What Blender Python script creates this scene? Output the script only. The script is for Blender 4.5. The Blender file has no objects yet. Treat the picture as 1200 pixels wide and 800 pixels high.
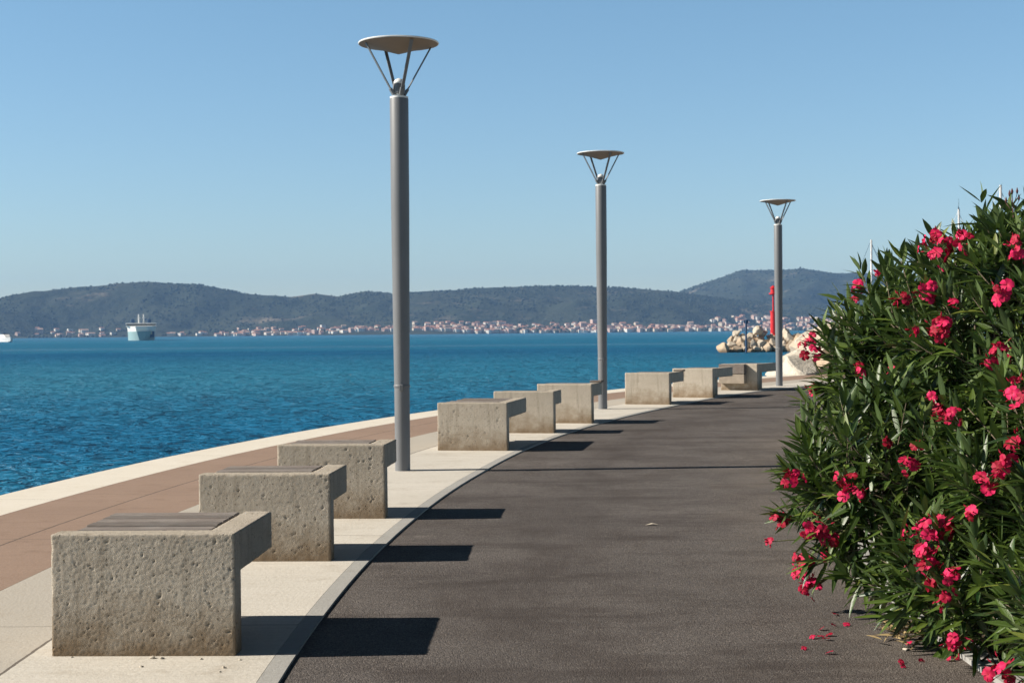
import bpy, math, random
import numpy as np
from mathutils import Vector, Matrix, Euler
R = math.radians
rng = np.random.default_rng(7)
random.seed(7)

# ------------------------------------------------------------------ camera, sky, sun, exposure
scene = bpy.context.scene
col = scene.collection
EYE = 1.4                      # metres above the paving under the camera
SL = 10 / 1800.0               # the quay climbs very gently away from the camera
SEA = -1.5
F = 1800.0                     # focal length in pixels of a 1200 px wide picture
PITCH, ROLL = R(-0.334), R(-0.55)

cam = bpy.data.objects.new('camera', bpy.data.cameras.new('camera'))
col.objects.link(cam)
cam.data.sensor_width = 36.0
cam.data.lens = 36.0 * F / 1200.0
cam.data.clip_start, cam.data.clip_end = 0.1, 30000
cam.data.dof.use_dof = True
cam.data.dof.focus_distance = 8.5
cam.data.dof.aperture_fstop = 10.0
cp, sp = math.cos(PITCH), math.sin(PITCH)
fw = Vector((0, cp, sp)); up0 = Vector((0, -sp, cp)); rt0 = Vector((1, 0, 0))
c_, s_ = math.cos(ROLL), math.sin(ROLL)
rt = c_ * rt0 + s_ * up0
upv = -s_ * rt0 + c_ * up0
M = Matrix((rt, upv, -fw)).transposed().to_4x4()
M.translation = Vector((0, 0, EYE))
cam.matrix_world = M
scene.camera = cam

SUN_EL, SUN_AZ = R(33.0), R(3.0)          # azimuth: how far the sun stands behind the camera's left
sun_dir = Vector((-math.cos(SUN_EL) * math.cos(SUN_AZ), -math.cos(SUN_EL) * math.sin(SUN_AZ), math.sin(SUN_EL)))
SKY_GAIN = 0.765
world = bpy.data.worlds.new('World'); scene.world = world
world.use_nodes = True
wn, wl = world.node_tree.nodes, world.node_tree.links
wn.clear()
sky = wn.new('ShaderNodeTexSky'); sky.sky_type = 'NISHITA'; sky.sun_disc = False
sky.sun_elevation = SUN_EL
sky.sun_rotation = math.atan2(sun_dir.x, sun_dir.y)
sky.air_density = 1.0; sky.dust_density = 0.2; sky.ozone_density = 3.0; sky.altitude = 0
bg = wn.new('ShaderNodeBackground'); bg.inputs['Strength'].default_value = 0.10
wo = wn.new('ShaderNodeOutputWorld')
# sky scaled by elevation: full near the horizon, dimmed overhead to deepen shadows
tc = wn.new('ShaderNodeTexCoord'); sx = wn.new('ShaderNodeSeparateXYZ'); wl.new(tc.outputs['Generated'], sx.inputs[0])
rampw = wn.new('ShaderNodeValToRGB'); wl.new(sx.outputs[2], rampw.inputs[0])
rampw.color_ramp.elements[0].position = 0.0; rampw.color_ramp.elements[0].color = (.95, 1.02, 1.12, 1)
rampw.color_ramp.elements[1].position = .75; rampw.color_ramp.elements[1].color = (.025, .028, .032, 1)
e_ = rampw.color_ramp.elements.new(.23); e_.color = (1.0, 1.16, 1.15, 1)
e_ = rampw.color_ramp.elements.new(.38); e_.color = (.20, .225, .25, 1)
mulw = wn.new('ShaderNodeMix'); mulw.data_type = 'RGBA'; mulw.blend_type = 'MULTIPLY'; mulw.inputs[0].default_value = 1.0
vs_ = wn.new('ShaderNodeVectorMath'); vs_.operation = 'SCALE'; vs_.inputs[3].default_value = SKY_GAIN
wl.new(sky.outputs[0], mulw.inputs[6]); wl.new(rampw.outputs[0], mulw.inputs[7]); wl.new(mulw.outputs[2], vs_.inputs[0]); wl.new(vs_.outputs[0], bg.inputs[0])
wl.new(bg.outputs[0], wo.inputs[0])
sun = bpy.data.objects.new('sun', bpy.data.lights.new('sun', 'SUN'))
col.objects.link(sun)
sun.data.energy = 5.0; sun.data.angle = R(0.5); sun.data.color = (1.0, 0.93, 0.82)
sun.rotation_euler = (-sun_dir).to_track_quat('-Z', 'Y').to_euler()
scene.view_settings.view_transform = 'Standard'
scene.view_settings.look = 'None'
scene.view_settings.exposure = 0.63
scene.view_settings.gamma = 1.0
scene.view_settings.use_curve_mapping = False

# ------------------------------------------------------------------ helpers
def gz(y): return SL * y
def ray(px, py):
    return fw + rt * ((px - 600) / F) + upv * ((400 - py) / F)
def G(px, py, off=0.0):
    d = ray(px, py); t = (EYE - off) / (SL * d.y - d.z)
    return t * d.x, t * d.y
def at(px, py, Y):
    d = ray(px, py); t = Y / d.y
    return t * d.x, Y, EYE + t * d.z

def tag(o, label=None, cat=None, group=None, kind=None):
    if label: o['label'] = label
    if cat: o['category'] = cat
    if group: o['group'] = group
    if kind: o['kind'] = kind
    return o
def empty(name, loc, rz=0.0):
    o = bpy.data.objects.new(name, None); col.objects.link(o)
    o.location = loc; o.rotation_euler = (0, 0, rz); o.empty_display_size = 0.2
    return o

class MB:
    def __init__(s): s.v = []; s.f = []; s.m = []
    def add(s, vs, fs, m=0):
        b = len(s.v); s.v += [tuple(p) for p in vs]
        s.f += [tuple(b + i for i in f) for f in fs]; s.m += [m] * len(fs); return s
    def box(s, x0, x1, y0, y1, z0, z1, m=0, bev=0.0, rot=None, loc=None):
        if bev <= 0:
            vs = [(x, y, z) for z in (z0, z1) for y in (y0, y1) for x in (x0, x1)]
            fs = [(0, 2, 3, 1), (4, 5, 7, 6), (0, 1, 5, 4), (1, 3, 7, 5), (3, 2, 6, 7), (2, 0, 4, 6)]
        else:
            b = min(bev, (x1 - x0) * .45, (y1 - y0) * .45, (z1 - z0) * .45)
            vs = []; idx = {}
            for ax in range(3):
                for sx in (0, 1):
                    for sy in (0, 1):
                        for sz in (0, 1):
                            p = [(x0 + b, x1 - b)[sx], (y0 + b, y1 - b)[sy], (z0 + b, z1 - b)[sz]]
                            p[ax] = ((x0, x1), (y0, y1), (z0, z1))[ax][(sx, sy, sz)[ax]]
                            idx[ax, sx, sy, sz] = len(vs); vs.append(tuple(p))
            I = lambda ax, *q: idx[(ax,) + q]
            fs = []
            for sgn in (0, 1):
                q = [(sgn, 0, 0), (sgn, 1, 0), (sgn, 1, 1), (sgn, 0, 1)]
                fs.append([I(0, *t) for t in (q if sgn else q[::-1])])
                q = [(0, sgn, 0), (1, sgn, 0), (1, sgn, 1), (0, sgn, 1)]
                fs.append([I(1, *t) for t in (q[::-1] if sgn else q)])
                q = [(0, 0, sgn), (1, 0, sgn), (1, 1, sgn), (0, 1, sgn)]
                fs.append([I(2, *t) for t in (q if sgn else q[::-1])])
            for a in (0, 1):
                for c in (0, 1):
                    fs.append([I(0, a, c, 0), I(0, a, c, 1), I(1, a, c, 1), I(1, a, c, 0)])
                    fs.append([I(0, a, 0, c), I(0, a, 1, c), I(2, a, 1, c), I(2, a, 0, c)])
                    fs.append([I(1, 0, a, c), I(1, 1, a, c), I(2, 1, a, c), I(2, 0, a, c)])
                    for e in (0, 1):
                        fs.append([I(0, a, c, e), I(1, a, c, e), I(2, a, c, e)])
        if rot is not None or loc is not None:
            mt = rot if rot is not None else Matrix.Identity(3)
            l = Vector(loc) if loc is not None else Vector()
            vs = [tuple(mt @ Vector(p) + l) for p in vs]
        return s.add(vs, fs, m)
    def lathe(s, prof, n=24, m=0, cx=0, cy=0, cap=True):
        vs = []; fs = []
        for r, z in prof:
            for i in range(n):
                a = 2 * math.pi * i / n; vs.append((cx + r * math.cos(a), cy + r * math.sin(a), z))
        for k in range(len(prof) - 1):
            for i in range(n):
                j = (i + 1) % n
                fs.append((k * n + i, k * n + j, (k + 1) * n + j, (k + 1) * n + i))
        if cap:
            fs.append(tuple(range(n - 1, -1, -1))); fs.append(tuple((len(prof) - 1) * n + i for i in range(n)))
        return s.add(vs, fs, m)
    def tube(s, pts, rad, n=8, m=0):
        pts = [Vector(p) for p in pts]
        rad = rad if hasattr(rad, '__len__') else [rad] * len(pts)
        vs = []; fs = []
        for k, p in enumerate(pts):
            d = (pts[min(k + 1, len(pts) - 1)] - pts[max(k - 1, 0)]).normalized()
            a = d.cross(Vector((0, 0, 1)) if abs(d.z) < .9 else Vector((1, 0, 0))).normalized(); b = d.cross(a)
            for i in range(n):
                t = 2 * math.pi * i / n
                vs.append(tuple(p + (a * math.cos(t) + b * math.sin(t)) * rad[k]))
        for k in range(len(pts) - 1):
            for i in range(n):
                j = (i + 1) % n
                fs.append((k * n + i, (k + 1) * n + i, (k + 1) * n + j, k * n + j))
        fs.append(tuple(range(n))); fs.append(tuple((len(pts) - 1) * n + i for i in range(n - 1, -1, -1)))
        return s.add(vs, fs, m)
    def build(s, name, mats, parent=None, smooth=False, loc=None):
        me = bpy.data.meshes.new(name); me.from_pydata(s.v, [], s.f)
        mats = mats if isinstance(mats, (list, tuple)) else [mats]
        for mm in mats: me.materials.append(mm)
        if len(mats) > 1: me.polygons.foreach_set('material_index', s.m)
        me.update()
        return link(name, me, parent, smooth, loc)
def link(name, me, parent=None, smooth=False, loc=None):
    if smooth: me.polygons.foreach_set('use_smooth', [True] * len(me.polygons))
    if smooth == 'auto': me.set_sharp_from_angle(angle=R(25 if name in ('boulder', 'breakwater_rock') else 40))
    o = bpy.data.objects.new(name, me); col.objects.link(o)
    if parent: o.parent = parent
    if loc is not None: o.location = loc
    return o
def np_mesh(name, V, Q, mat, parent=None, smooth=True, attrs=None):
    """V (n,3), Q (m,k) with k = 3 or 4, attrs: dict of point float arrays"""
    V = np.ascontiguousarray(V, dtype=np.float32); Q = np.ascontiguousarray(Q, dtype=np.int32)
    k = Q.shape[1]
    me = bpy.data.meshes.new(name)
    me.vertices.add(len(V)); me.vertices.foreach_set('co', V.ravel())
    me.loops.add(Q.size); me.loops.foreach_set('vertex_index', Q.ravel())
    me.polygons.add(len(Q)); me.polygons.foreach_set('loop_start', np.arange(0, Q.size, k, dtype=np.int32))
    for a, arr in (attrs or {}).items():
        at_ = me.attributes.new(a, 'FLOAT', 'POINT'); at_.data.foreach_set('value', np.ascontiguousarray(arr, dtype=np.float32))
    me.materials.append(mat); me.update(calc_edges=True); me.validate()
    return link(name, me, parent, smooth)

# vectorised value noise -----------------------------------------------------
def _h(ix, iy, iz, seed):
    n = (ix * 73856093) ^ (iy * 19349663) ^ (iz * 83492791) ^ (seed * 2654435)
    n = (n ^ (n >> 13)) * 1274126177 & 0x7fffffff
    n = (n ^ (n >> 16)) * 668265263 & 0x7fffffff
    return ((n >> 7) & 0xffff) / 32767.5 - 1.0
def vnoise(P, scale=1.0, seed=0):
    P = np.asarray(P, dtype=np.float64) * scale
    i = np.floor(P).astype(np.int64); f = P - i; u = f * f * (3 - 2 * f); r = 0
    for dx in (0, 1):
        for dy in (0, 1):
            for dz in (0, 1):
                w = (u[:, 0] if dx else 1 - u[:, 0]) * (u[:, 1] if dy else 1 - u[:, 1]) * (u[:, 2] if dz else 1 - u[:, 2])
                r = r + w * _h(i[:, 0] + dx, i[:, 1] + dy, i[:, 2] + dz, seed)
    return r
def fbm(P, scale=1.0, octv=4, seed=0, gain=.5):
    a, t, r = 1.0, 0.0, 0
    for o in range(octv):
        r = r + a * vnoise(P, scale * 2 ** o, seed + o * 17); t += a; a *= gain
    return r / t

# ------------------------------------------------------------------ materials
class NT:
    def __init__(s, name):
        s.mat = bpy.data.materials.new(name); s.mat.use_nodes = True
        s.n = s.mat.node_tree.nodes; s.l = s.mat.node_tree.links
        s.b = s.n['Principled BSDF']; s.out = s.n['Material Output']
    def node(s, t, ins=None, **kw):
        x = s.n.new('ShaderNode' + t)
        for k, v in kw.items(): setattr(x, k, v)
        for k, v in (ins or {}).items(): s.put(x.inputs[k], v)
        return x
    def put(s, sock, v):
        if hasattr(v, 'links') or isinstance(v, bpy.types.NodeSocket): s.l.new(v, sock)
        else: sock.default_value = v
    def set(s, **kw):
        for k, v in kw.items(): s.put(s.b.inputs[k.replace('_', ' ')], v)
    def pos(s, scale=(1, 1, 1), obj=False):
        src = s.node('TexCoord').outputs['Object'] if obj else s.node('NewGeometry').outputs['Position']
        return s.node('Mapping', {'Vector': src, 'Scale': scale}).outputs[0]
    def noise(s, vec, scale, detail=4, rough=.55, lo=None, hi=None, dist=0.0):
        x = s.node('TexNoise', {'Vector': vec, 'Scale': scale, 'Detail': detail, 'Roughness': rough, 'Distortion': dist})
        return s.mr(x.outputs[0], .28, .72, lo, hi) if lo is not None else x.outputs[0]
    def mr(s, v, a, b, c=0.0, d=1.0):
        return s.node('MapRange', {'Value': v, 'From Min': a, 'From Max': b, 'To Min': c, 'To Max': d}).outputs[0]
    def mix(s, fac, a, b, mode='MIX'):
        x = s.node('Mix', data_type='RGBA', blend_type=mode)
        s.put(x.inputs[0], fac); s.put(x.inputs[6], a if not isinstance(a, tuple) else a + (1,) * (4 - len(a)))
        s.put(x.inputs[7], b if not isinstance(b, tuple) else b + (1,) * (4 - len(b)))
        return x.outputs[2]
    def math(s, op, a, b=0.0):
        x = s.node('Math', operation=op); s.put(x.inputs[0], a); s.put(x.inputs[1], b); return x.outputs[0]
    def bump(s, h, dist=.01, strength=1.0, normal=None):
        i = {'Height': h, 'Distance': dist, 'Strength': strength}
        if normal is not None: i['Normal'] = normal
        return s.node('Bump', i).outputs[0]
    def attr(s, name): return s.node('Attribute', attribute_name=name).outputs['Fac']

def plain(name, c, rough=.5, metal=0.0, var=.12, scale=6.0, bump=0.0):
    m = NT(name); v = m.pos(obj=True)
    n = m.noise(v, scale, 4, .6, 1 - var, 1 + var)
    cc = m.node('Mix', data_type='RGBA', blend_type='MULTIPLY'); cc.inputs[0].default_value = 1
    cc.inputs[6].default_value = c + (1,)
    m.l.new(n, cc.inputs[7])
    m.set(Base_Color=cc.outputs[2], Roughness=rough, Metallic=metal)
    if bump: m.set(Normal=m.bump(m.noise(v, scale * 6, 3), .01, bump))
    return m.mat

def mat_concrete():
    m = NT('bench_concrete'); v = m.pos(obj=True)
    big = m.noise(v, 3.0, 5, .65, 0, 1); fine = m.noise(v, 50, 4, .7, 0, 1); grit = m.noise(v, 230, 2, .75, 0, 1)
    c = m.mix(big, (.45, .385, .305), (.61, .54, .445))
    c = m.mix(m.math('MULTIPLY', m.mr(fine, .35, 0, 0, 1), .7), c, (.22, .185, .145))
    c = m.mix(m.mr(grit, .62, .9, 0, .6), c, (.70, .66, .58))
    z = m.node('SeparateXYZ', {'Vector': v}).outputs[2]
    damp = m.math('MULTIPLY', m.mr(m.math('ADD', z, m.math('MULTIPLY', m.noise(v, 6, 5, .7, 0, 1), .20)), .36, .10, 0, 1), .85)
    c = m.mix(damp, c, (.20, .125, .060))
    drip = m.noise(m.pos((9, 9, .8), obj=True), 1.6, 5, .7, 0, 1)
    c = m.mix(m.mr(drip, .55, .95, 0, .45), c, (.23, .185, .135))
    c = m.mix(m.mr(m.noise(v, 1.6, 5, .7), .52, .66, 0, .4), c, (.30, .235, .165))
    tone = m.node('ObjectInfo').outputs['Random']
    c = m.mix(m.math('MULTIPLY', tone, .16), c, (.30, .26, .21))
    # blow holes left by air bubbles
    w = m.node('VectorMath', {0: v, 1: m.node('VectorMath', {0: m.node('TexNoise', {'Vector': v, 'Scale': 70.0}).outputs[1], 1: (.008, .008, .008)}, operation='MULTIPLY').outputs[0]}, operation='ADD').outputs[0]
    vo = m.node('TexVoronoi', {'Vector': w, 'Scale': 44.0})
    pick = m.math('GREATER_THAN', m.node('SeparateXYZ', {'Vector': vo.outputs[1]}).outputs[0], .62)
    pit = m.math('MULTIPLY', m.mr(vo.outputs[0], .21, .11, 0, 1), pick)
    c = m.mix(m.math('MULTIPLY', pit, .55), c, (.10, .075, .05))
    m.set(Base_Color=c, Roughness=.92, Specular_IOR_Level=.2)
    h = m.math('SUBTRACT', m.math('ADD', m.math('MULTIPLY', fine, .45), m.math('MULTIPLY', grit, .5)), m.math('MULTIPLY', pit, 1.4))
    m.set(Normal=m.bump(h, .008, .8))
    return m.mat
def mat_wood(name='weathered_wood', k=1.0):
    m = NT(name); v = m.pos((1.2, 22, 22), obj=True); w = m.pos(obj=True)
    g = m.noise(v, 6, 6, .65, 0, 1, .6); b = m.noise(w, 4, 3, .5, 0, 1)
    c = m.mix(g, (.09 * k, .078 * k, .070 * k), (.27 * k, .24 * k, .215 * k)); c = m.mix(m.math('MULTIPLY', b, .4), c, (.15, .10, .075))
    m.set(Base_Color=c, Roughness=.8, Specular_IOR_Level=.25, Normal=m.bump(g, .004, .6))
    return m.mat
def mat_asphalt():
    m = NT('asphalt'); v = m.pos()
    big = m.noise(v, .5, 5, .65, 0, 1); mid = m.noise(m.pos((1, .4, 1)), 2.2, 6, .7, 0, 1)
    vo = m.node('TexVoronoi', {'Vector': v, 'Scale': 150.0}); stone = m.node('SeparateXYZ', {'Vector': vo.outputs[1]}).outputs[0]
    g = m.noise(v, 60, 4, .75, 0, 1)
    c = m.mix(big, (.074, .063, .058), (.156, .137, .126))
    c = m.mix(m.mr(mid, .45, .9, 0, .6), c, (.075, .059, .050))
    c = m.mix(m.mr(stone, .76, 1.0, 0, .58), c, (.27, .235, .205))
    c = m.mix(m.mr(stone, .30, .0, 0, .7), c, (.030, .024, .021))
    c = m.mix(m.mr(g, .35, .0, 0, .6), c, (.04, .032, .028))
    st = m.noise(m.pos((.8, .7, 1)), 1.3, 7, .72)
    c = m.mix(m.mr(st, .63, .72, 0, .38), c, (.36, .32, .28))
    dk = m.noise(m.pos((.5, 1.4, 1)), .9, 6, .75)
    c = m.mix(m.mr(dk, .50, .64, 0, .62), c, (.045, .034, .029))
    rr, _t = ring_coords(m)                                   # darker worn strip down the middle, where tyres ran
    wob = m.math('MULTIPLY', m.math('SUBTRACT', m.noise(v, .7, 4, .6), .5), 1.6)
    track = m.math('SUBTRACT', 1.0, m.math('MINIMUM', 1.0, m.math('MULTIPLY', m.math('ABSOLUTE', m.math('SUBTRACT', m.math('ADD', rr, wob), 48.9)), 1.6)))
    c = m.mix(m.math('MULTIPLY', track, m.mr(mid, .1, .8, .15, .6)), c, (.050, .039, .034))
    r, th = ring_coords(m)                                    # old dust along the garden side
    c = m.mix(m.math('MULTIPLY', m.mr(m.math('ADD', r, m.math('MULTIPLY', mid, .5)), 48.1, 47.1, 0, .5), m.mr(big, .2, .8, .3, 1)), c, (.22, .175, .13))
    h = m.math('ADD', m.math('MULTIPLY', m.mr(vo.outputs[0], 0, .7, 1, 0), .8), m.math('MULTIPLY', g, .8))
    m.set(Base_Color=c, Roughness=.9, Specular_IOR_Level=.25, Normal=m.bump(h, .006, .7))
    return m.mat
def ring_coords(m):
    """distance from the bend's centre, and arc length along it"""
    p = m.node('VectorMath', {0: m.node('NewGeometry').outputs['Position'], 1: (CX, CY, 0)}, operation='SUBTRACT').outputs[0]
    x = m.node('SeparateXYZ', {'Vector': p})
    r = m.math('SQRT', m.math('ADD', m.math('MULTIPLY', x.outputs[0], x.outputs[0]), m.math('MULTIPLY', x.outputs[1], x.outputs[1])))
    th = m.math('MULTIPLY', m.math('ARCTAN2', x.outputs[1], m.math('MULTIPLY', x.outputs[0], -1.0)), 51.0)
    return r, th
def line(m, v, at_, w):          # 1 inside a thin line at value at_
    return m.math('LESS_THAN', m.math('ABSOLUTE', m.math('SUBTRACT', v, at_)), w)
def mat_paving(name, c1, c2, dirt, joints=(), cross=0.0, phase=0.0, second=None):
    m = NT(name); v = m.pos(); r, th = ring_coords(m)
    big = m.noise(v, .7, 5, .6, 0, 1); fine = m.noise(v, 45, 4, .65, 0, 1)
    brush = m.noise(m.pos((.5, 9, 1)), 6, 4, .6, 0, 1)
    c = m.mix(big, c1, c2); c = m.mix(m.math('MULTIPLY', brush, .30), c, dirt); c = m.mix(m.math('MULTIPLY', fine, .30), c, dirt)
    if second:
        sw, cc = second
        c = m.mix(m.math('MULTIPLY', m.math('GREATER_THAN', r, sw), .75), c, cc)
    spots = m.noise(v, 3.1, 6, .75)
    c = m.mix(m.mr(spots, .53, .70, 0, .55), c, dirt)
    gr = m.noise(v, 8, 6, .75); c = m.mix(m.mr(gr, .60, .74, 0, .45), c, dirt)
    wob = m.math('MULTIPLY', m.math('SUBTRACT', m.noise(v, 14, 3), .5), .012)
    rj = m.math('ADD', r, wob)
    for j, w, d in joints: c = m.mix(m.math('MULTIPLY', line(m, rj, j, w), d), c, (.09, .07, .055))
    if cross:
        q = m.math('FRACT', m.math('ADD', m.math('DIVIDE', th, cross), phase))
        c = m.mix(m.math('MULTIPLY', line(m, m.math('ADD', q, m.math('MULTIPLY', wob, .4)), .5, .006 / cross), .6), c, (.12, .10, .08))
    m.set(Base_Color=c, Roughness=.88, Specular_IOR_Level=.25, Normal=m.bump(m.math('ADD', fine, m.math('MULTIPLY', brush, .6)), .004, .4))
    return m.mat
def mat_sea():
    m = NT('sea_water')
    v1 = m.pos((1.0, 1.3, 1)); v2 = m.pos((.7, 1, 1))
    a = m.noise(v1, .50, 2, .5, dist=.6); b = m.noise(v1, 1.5, 3, .6, dist=.8); c = m.noise(v2, 5.0, 3, .6, dist=.4); sw = m.noise(v2, .14, 2, .5)
    h = m.math('ADD', m.math('ADD', m.math('MULTIPLY', a, 1.1), m.math('MULTIPLY', b, .62)), m.math('ADD', m.math('MULTIPLY', c, .15), m.math('MULTIPLY', sw, 1.6)))
    streak = m.noise(m.pos((.0012, .014, 1)), 1.0, 4, .6, 0, 1); gust = m.noise(m.pos((.006, .03, 1)), 1.0, 3, .6, 0, 1)
    Y = m.node('SeparateXYZ', {'Vector': m.node('NewGeometry').outputs['Position']}).outputs[1]
    yw = m.math('ADD', Y, m.math('MULTIPLY', m.math('SUBTRACT', m.noise(m.pos((.004, .004, 1)), 1.0, 4, .6), .5), 90))
    slick = m.math('MULTIPLY', m.math('SUBTRACT', 1.0, m.math('MINIMUM', 1.0, m.math('DIVIDE', m.math('ABSOLUTE', m.math('SUBTRACT', yw, 345)), 42))), m.noise(m.pos((.003, .003, 1)), 1.0, 3, .6, .3, 1))
    calm = m.mr(Y, 500, 1500, 0, .45)                       # sheltered, smoother water under the far shore
    cc = m.mix(gust, (.008, .138, .262), (.024, .220, .350))
    cc = m.mix(m.math('MULTIPLY', streak, .55), cc, (.003, .080, .200))
    band = m.math('SUBTRACT', 1.0, m.math('MINIMUM', 1.0, m.math('DIVIDE', m.math('ABSOLUTE', m.math('SUBTRACT', yw, 235)), 60)))
    cc = m.mix(m.math('MULTIPLY', band, .55), cc, (.003, .075, .205))    # wind-darkened lane
    nrm = m.bump(h, m.mr(streak, .1, .9, 1.3, .8), 1.0)
    df = m.node('BsdfDiffuse', {'Color': cc, 'Normal': nrm})
    gl = m.node('BsdfGlossy', {'Color': (.9, .95, 1, 1), 'Roughness': m.mr(streak, 0, 1, .12, .30), 'Normal': nrm})
    fr = m.node('Fresnel', {'IOR': 1.33, 'Normal': nrm})
    mx = m.node('MixShader', {0: m.math('MULTIPLY', fr.outputs[0], m.math('ADD', m.math('ADD', m.mr(streak, .1, .9, .62, .28), m.math('MULTIPLY', slick, 1.0)), calm)), 1: df.outputs[0], 2: gl.outputs[0]})
    m.l.new(mx.outputs[0], m.out.inputs[0])
    return m.mat
def mat_hill():
    m = NT('hill_scrub'); v = m.pos()
    a = m.noise(v, .004, 6, .6, 0, 1); b = m.noise(v, .03, 5, .65, 0, 1); r = m.noise(m.pos((.5, 1, 1)), .006, 6, .7)
    c = m.mix(a, (.030, .038, .026), (.070, .074, .052)); c = m.mix(m.math('MULTIPLY', b, .6), c, (.022, .032, .015))
    c = m.mix(m.mr(r, .57, .68, 0, .75), c, (.26, .21, .16))
    m.set(Base_Color=c, Roughness=.95, Specular_IOR_Level=.1, Normal=m.bump(b, 6.0, .8))
    return m.mat
def mat_leaf():
    m = NT('oleander_leaf'); t = m.attr('tint'); ac = m.attr('across')
    c = m.mix(t, (.008, .028, .008), (.120, .180, .024))
    c = m.mix(m.mr(t, .86, 1.0, 0, .8), c, (.17, .19, .035))
    c = m.mix(m.mr(ac, .75, 1.0, 0, .45), c, (.16, .22, .09))
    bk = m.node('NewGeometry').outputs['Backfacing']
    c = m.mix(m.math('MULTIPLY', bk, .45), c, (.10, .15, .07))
    m.set(Base_Color=c, Roughness=m.mr(t, 0, 1, .33, .48), Specular_IOR_Level=.5, Normal=m.bump(m.noise(m.pos(), 220, 2), .002, .5))
    tr = m.node('BsdfTranslucent', {'Color': m.mix(.35, c, (.16, .30, .02))})
    mx = m.node('MixShader', {0: .13, 1: m.b.outputs[0], 2: tr.outputs[0]})
    m.l.new(mx.outputs[0], m.out.inputs[0])
    return m.mat
def mat_petal():
    m = NT('oleander_petal'); t = m.attr('tint'); ac = m.attr('across')
    c = m.mix(t, (.27, .002, .015), (.80, .022, .13)); c = m.mix(m.mr(ac, .0, .5, .35, 0), c, (.75, .10, .12))
    m.set(Base_Color=c, Roughness=.6, Specular_IOR_Level=.25)
    tr = m.node('BsdfTranslucent', {'Color': c})
    mx = m.node('MixShader', {0: .22, 1: m.b.outputs[0], 2: tr.outputs[0]})
    m.l.new(mx.outputs[0], m.out.inputs[0])
    return m.mat
def mat_rock(name, c1, c2, dark):
    m = NT(name); v = m.pos(); i = m.node('ObjectInfo').outputs['Random']
    a = m.noise(v, 1.2, 6, .65, 0, 1); b = m.noise(v, 9, 5, .7, 0, 1)
    c = m.mix(a, c1, c2); c = m.mix(m.math('MULTIPLY', b, .4), c, dark)
    c = m.mix(m.mr(i, .72, .9, 0, .55), c, (.50, .33, .19))
    z = m.node('SeparateXYZ', {'Vector': m.node('NewGeometry').outputs['Position']}).outputs[2]
    c = m.mix(m.mr(m.math('ADD', z, m.math('MULTIPLY', b, .35)), SEA + .75, SEA + .25, 0, .85), c, (.10, .060, .030))   # weed and wet at the waterline
    m.set(Base_Color=c, Roughness=.9, Specular_IOR_Level=.2, Normal=m.bump(m.math('ADD', a, m.math('MULTIPLY', b, .4)), .08, .8))
    return m.mat

CX, CY = 49.0, 6.75                      # centre of the promenade's bend
R_ROAD, R_KERB, R_JOINT, R_BROWN, R_COPI, R_COPO, R_RK = 49.97, 50.055, 51.09, 51.77, 52.98, 53.62, 47.14
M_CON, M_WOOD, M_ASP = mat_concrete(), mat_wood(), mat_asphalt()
M_WOOD2 = mat_wood('silvered_wood', 1.5)
M_CREAM = mat_paving('cream_paving', (.58, .545, .48), (.69, .65, .585), (.38, .33, .265), [(R_JOINT, .008, .85)], 3.1, .35, (R_JOINT, (.40, .36, .305)))
M_BROWN = mat_paving('brown_paving', (.295, .205, .155), (.355, .25, .19), (.21, .14, .10), [(52.42, .008, .85)], 2.6, .2)
M_COPE = mat_paving('coping_stone', (.70, .65, .56), (.76, .71, .63), (.55, .48, .38), [], 4.0, .1)
M_KERB = mat_paving('kerb_concrete', (.36, .35, .33), (.42, .41, .385), (.25, .235, .21), [])
M_WALL = plain('quay_wall_concrete', (.42, .39, .34), .9, 0, .2, 1.5, .4)
M_SOIL = plain('soil', (.10, .07, .045), .95, 0, .4, 5, .8)
M_SCRUB = plain('dry_ground', (.30, .26, .19), .95, 0, .25, 1.2, .5)
M_SEA, M_HILL, M_LEAF, M_PETAL = mat_sea(), mat_hill(), mat_leaf(), mat_petal()
M_ROCK = mat_rock('limestone_boulder', (.56, .50, .41), (.68, .62, .53), (.36, .30, .23))
M_ROCK2 = mat_rock('breakwater_rock', (.50, .43, .34), (.66, .58, .47), (.20, .155, .12))
M_POLE = plain('galvanised_steel', (.165, .168, .175), .5, .0, .08, 3)
M_DARK = plain('dark_steel', (.035, .045, .055), .4, .3, .1)
M_STRUT = plain('strut_steel', (.16, .17, .18), .45, 0, .1)
M_WHITE = plain('white_paint', (.78, .77, .74), .45)
M_CAPU = plain('beige_reflector', (.20, .15, .105), .55, 0, .06)
M_RED = plain('red_paint', (.62, .018, .022), .4)
M_STEM = plain('woody_stem', (.13, .10, .065), .85, 0, .3, 20, .4)
M_STALK = plain('green_stalk', (.12, .13, .05), .6)
M_BLUE = plain('blue_paint', (.02, .06, .13), .5)
M_TEAL = plain('pale_teal_paint', (.27, .40, .41), .45)
M_NAVY = plain('dark_blue_paint', (.03, .09, .20), .45)
M_GLASS = plain('dark_window_glass', (.02, .025, .03), .15)
M_ALU = plain('mast_aluminium', (.62, .62, .62), .45, .3)
M_ROOF = plain('terracotta_roof', (.42, .20, .13), .8, 0, .2, .4)
M_ROOFP = plain('pale_roof', (.52, .34, .26), .8, 0, .2, .4)
M_WALLS = [plain('white_render', (.66, .63, .58), .8), plain('cream_render', (.58, .50, .40), .8), plain('pink_render', (.54, .38, .32), .8)]
M_TREE = plain('far_tree_leaves', (.026, .036, .020), .95, 0, .4, .02)

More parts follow.
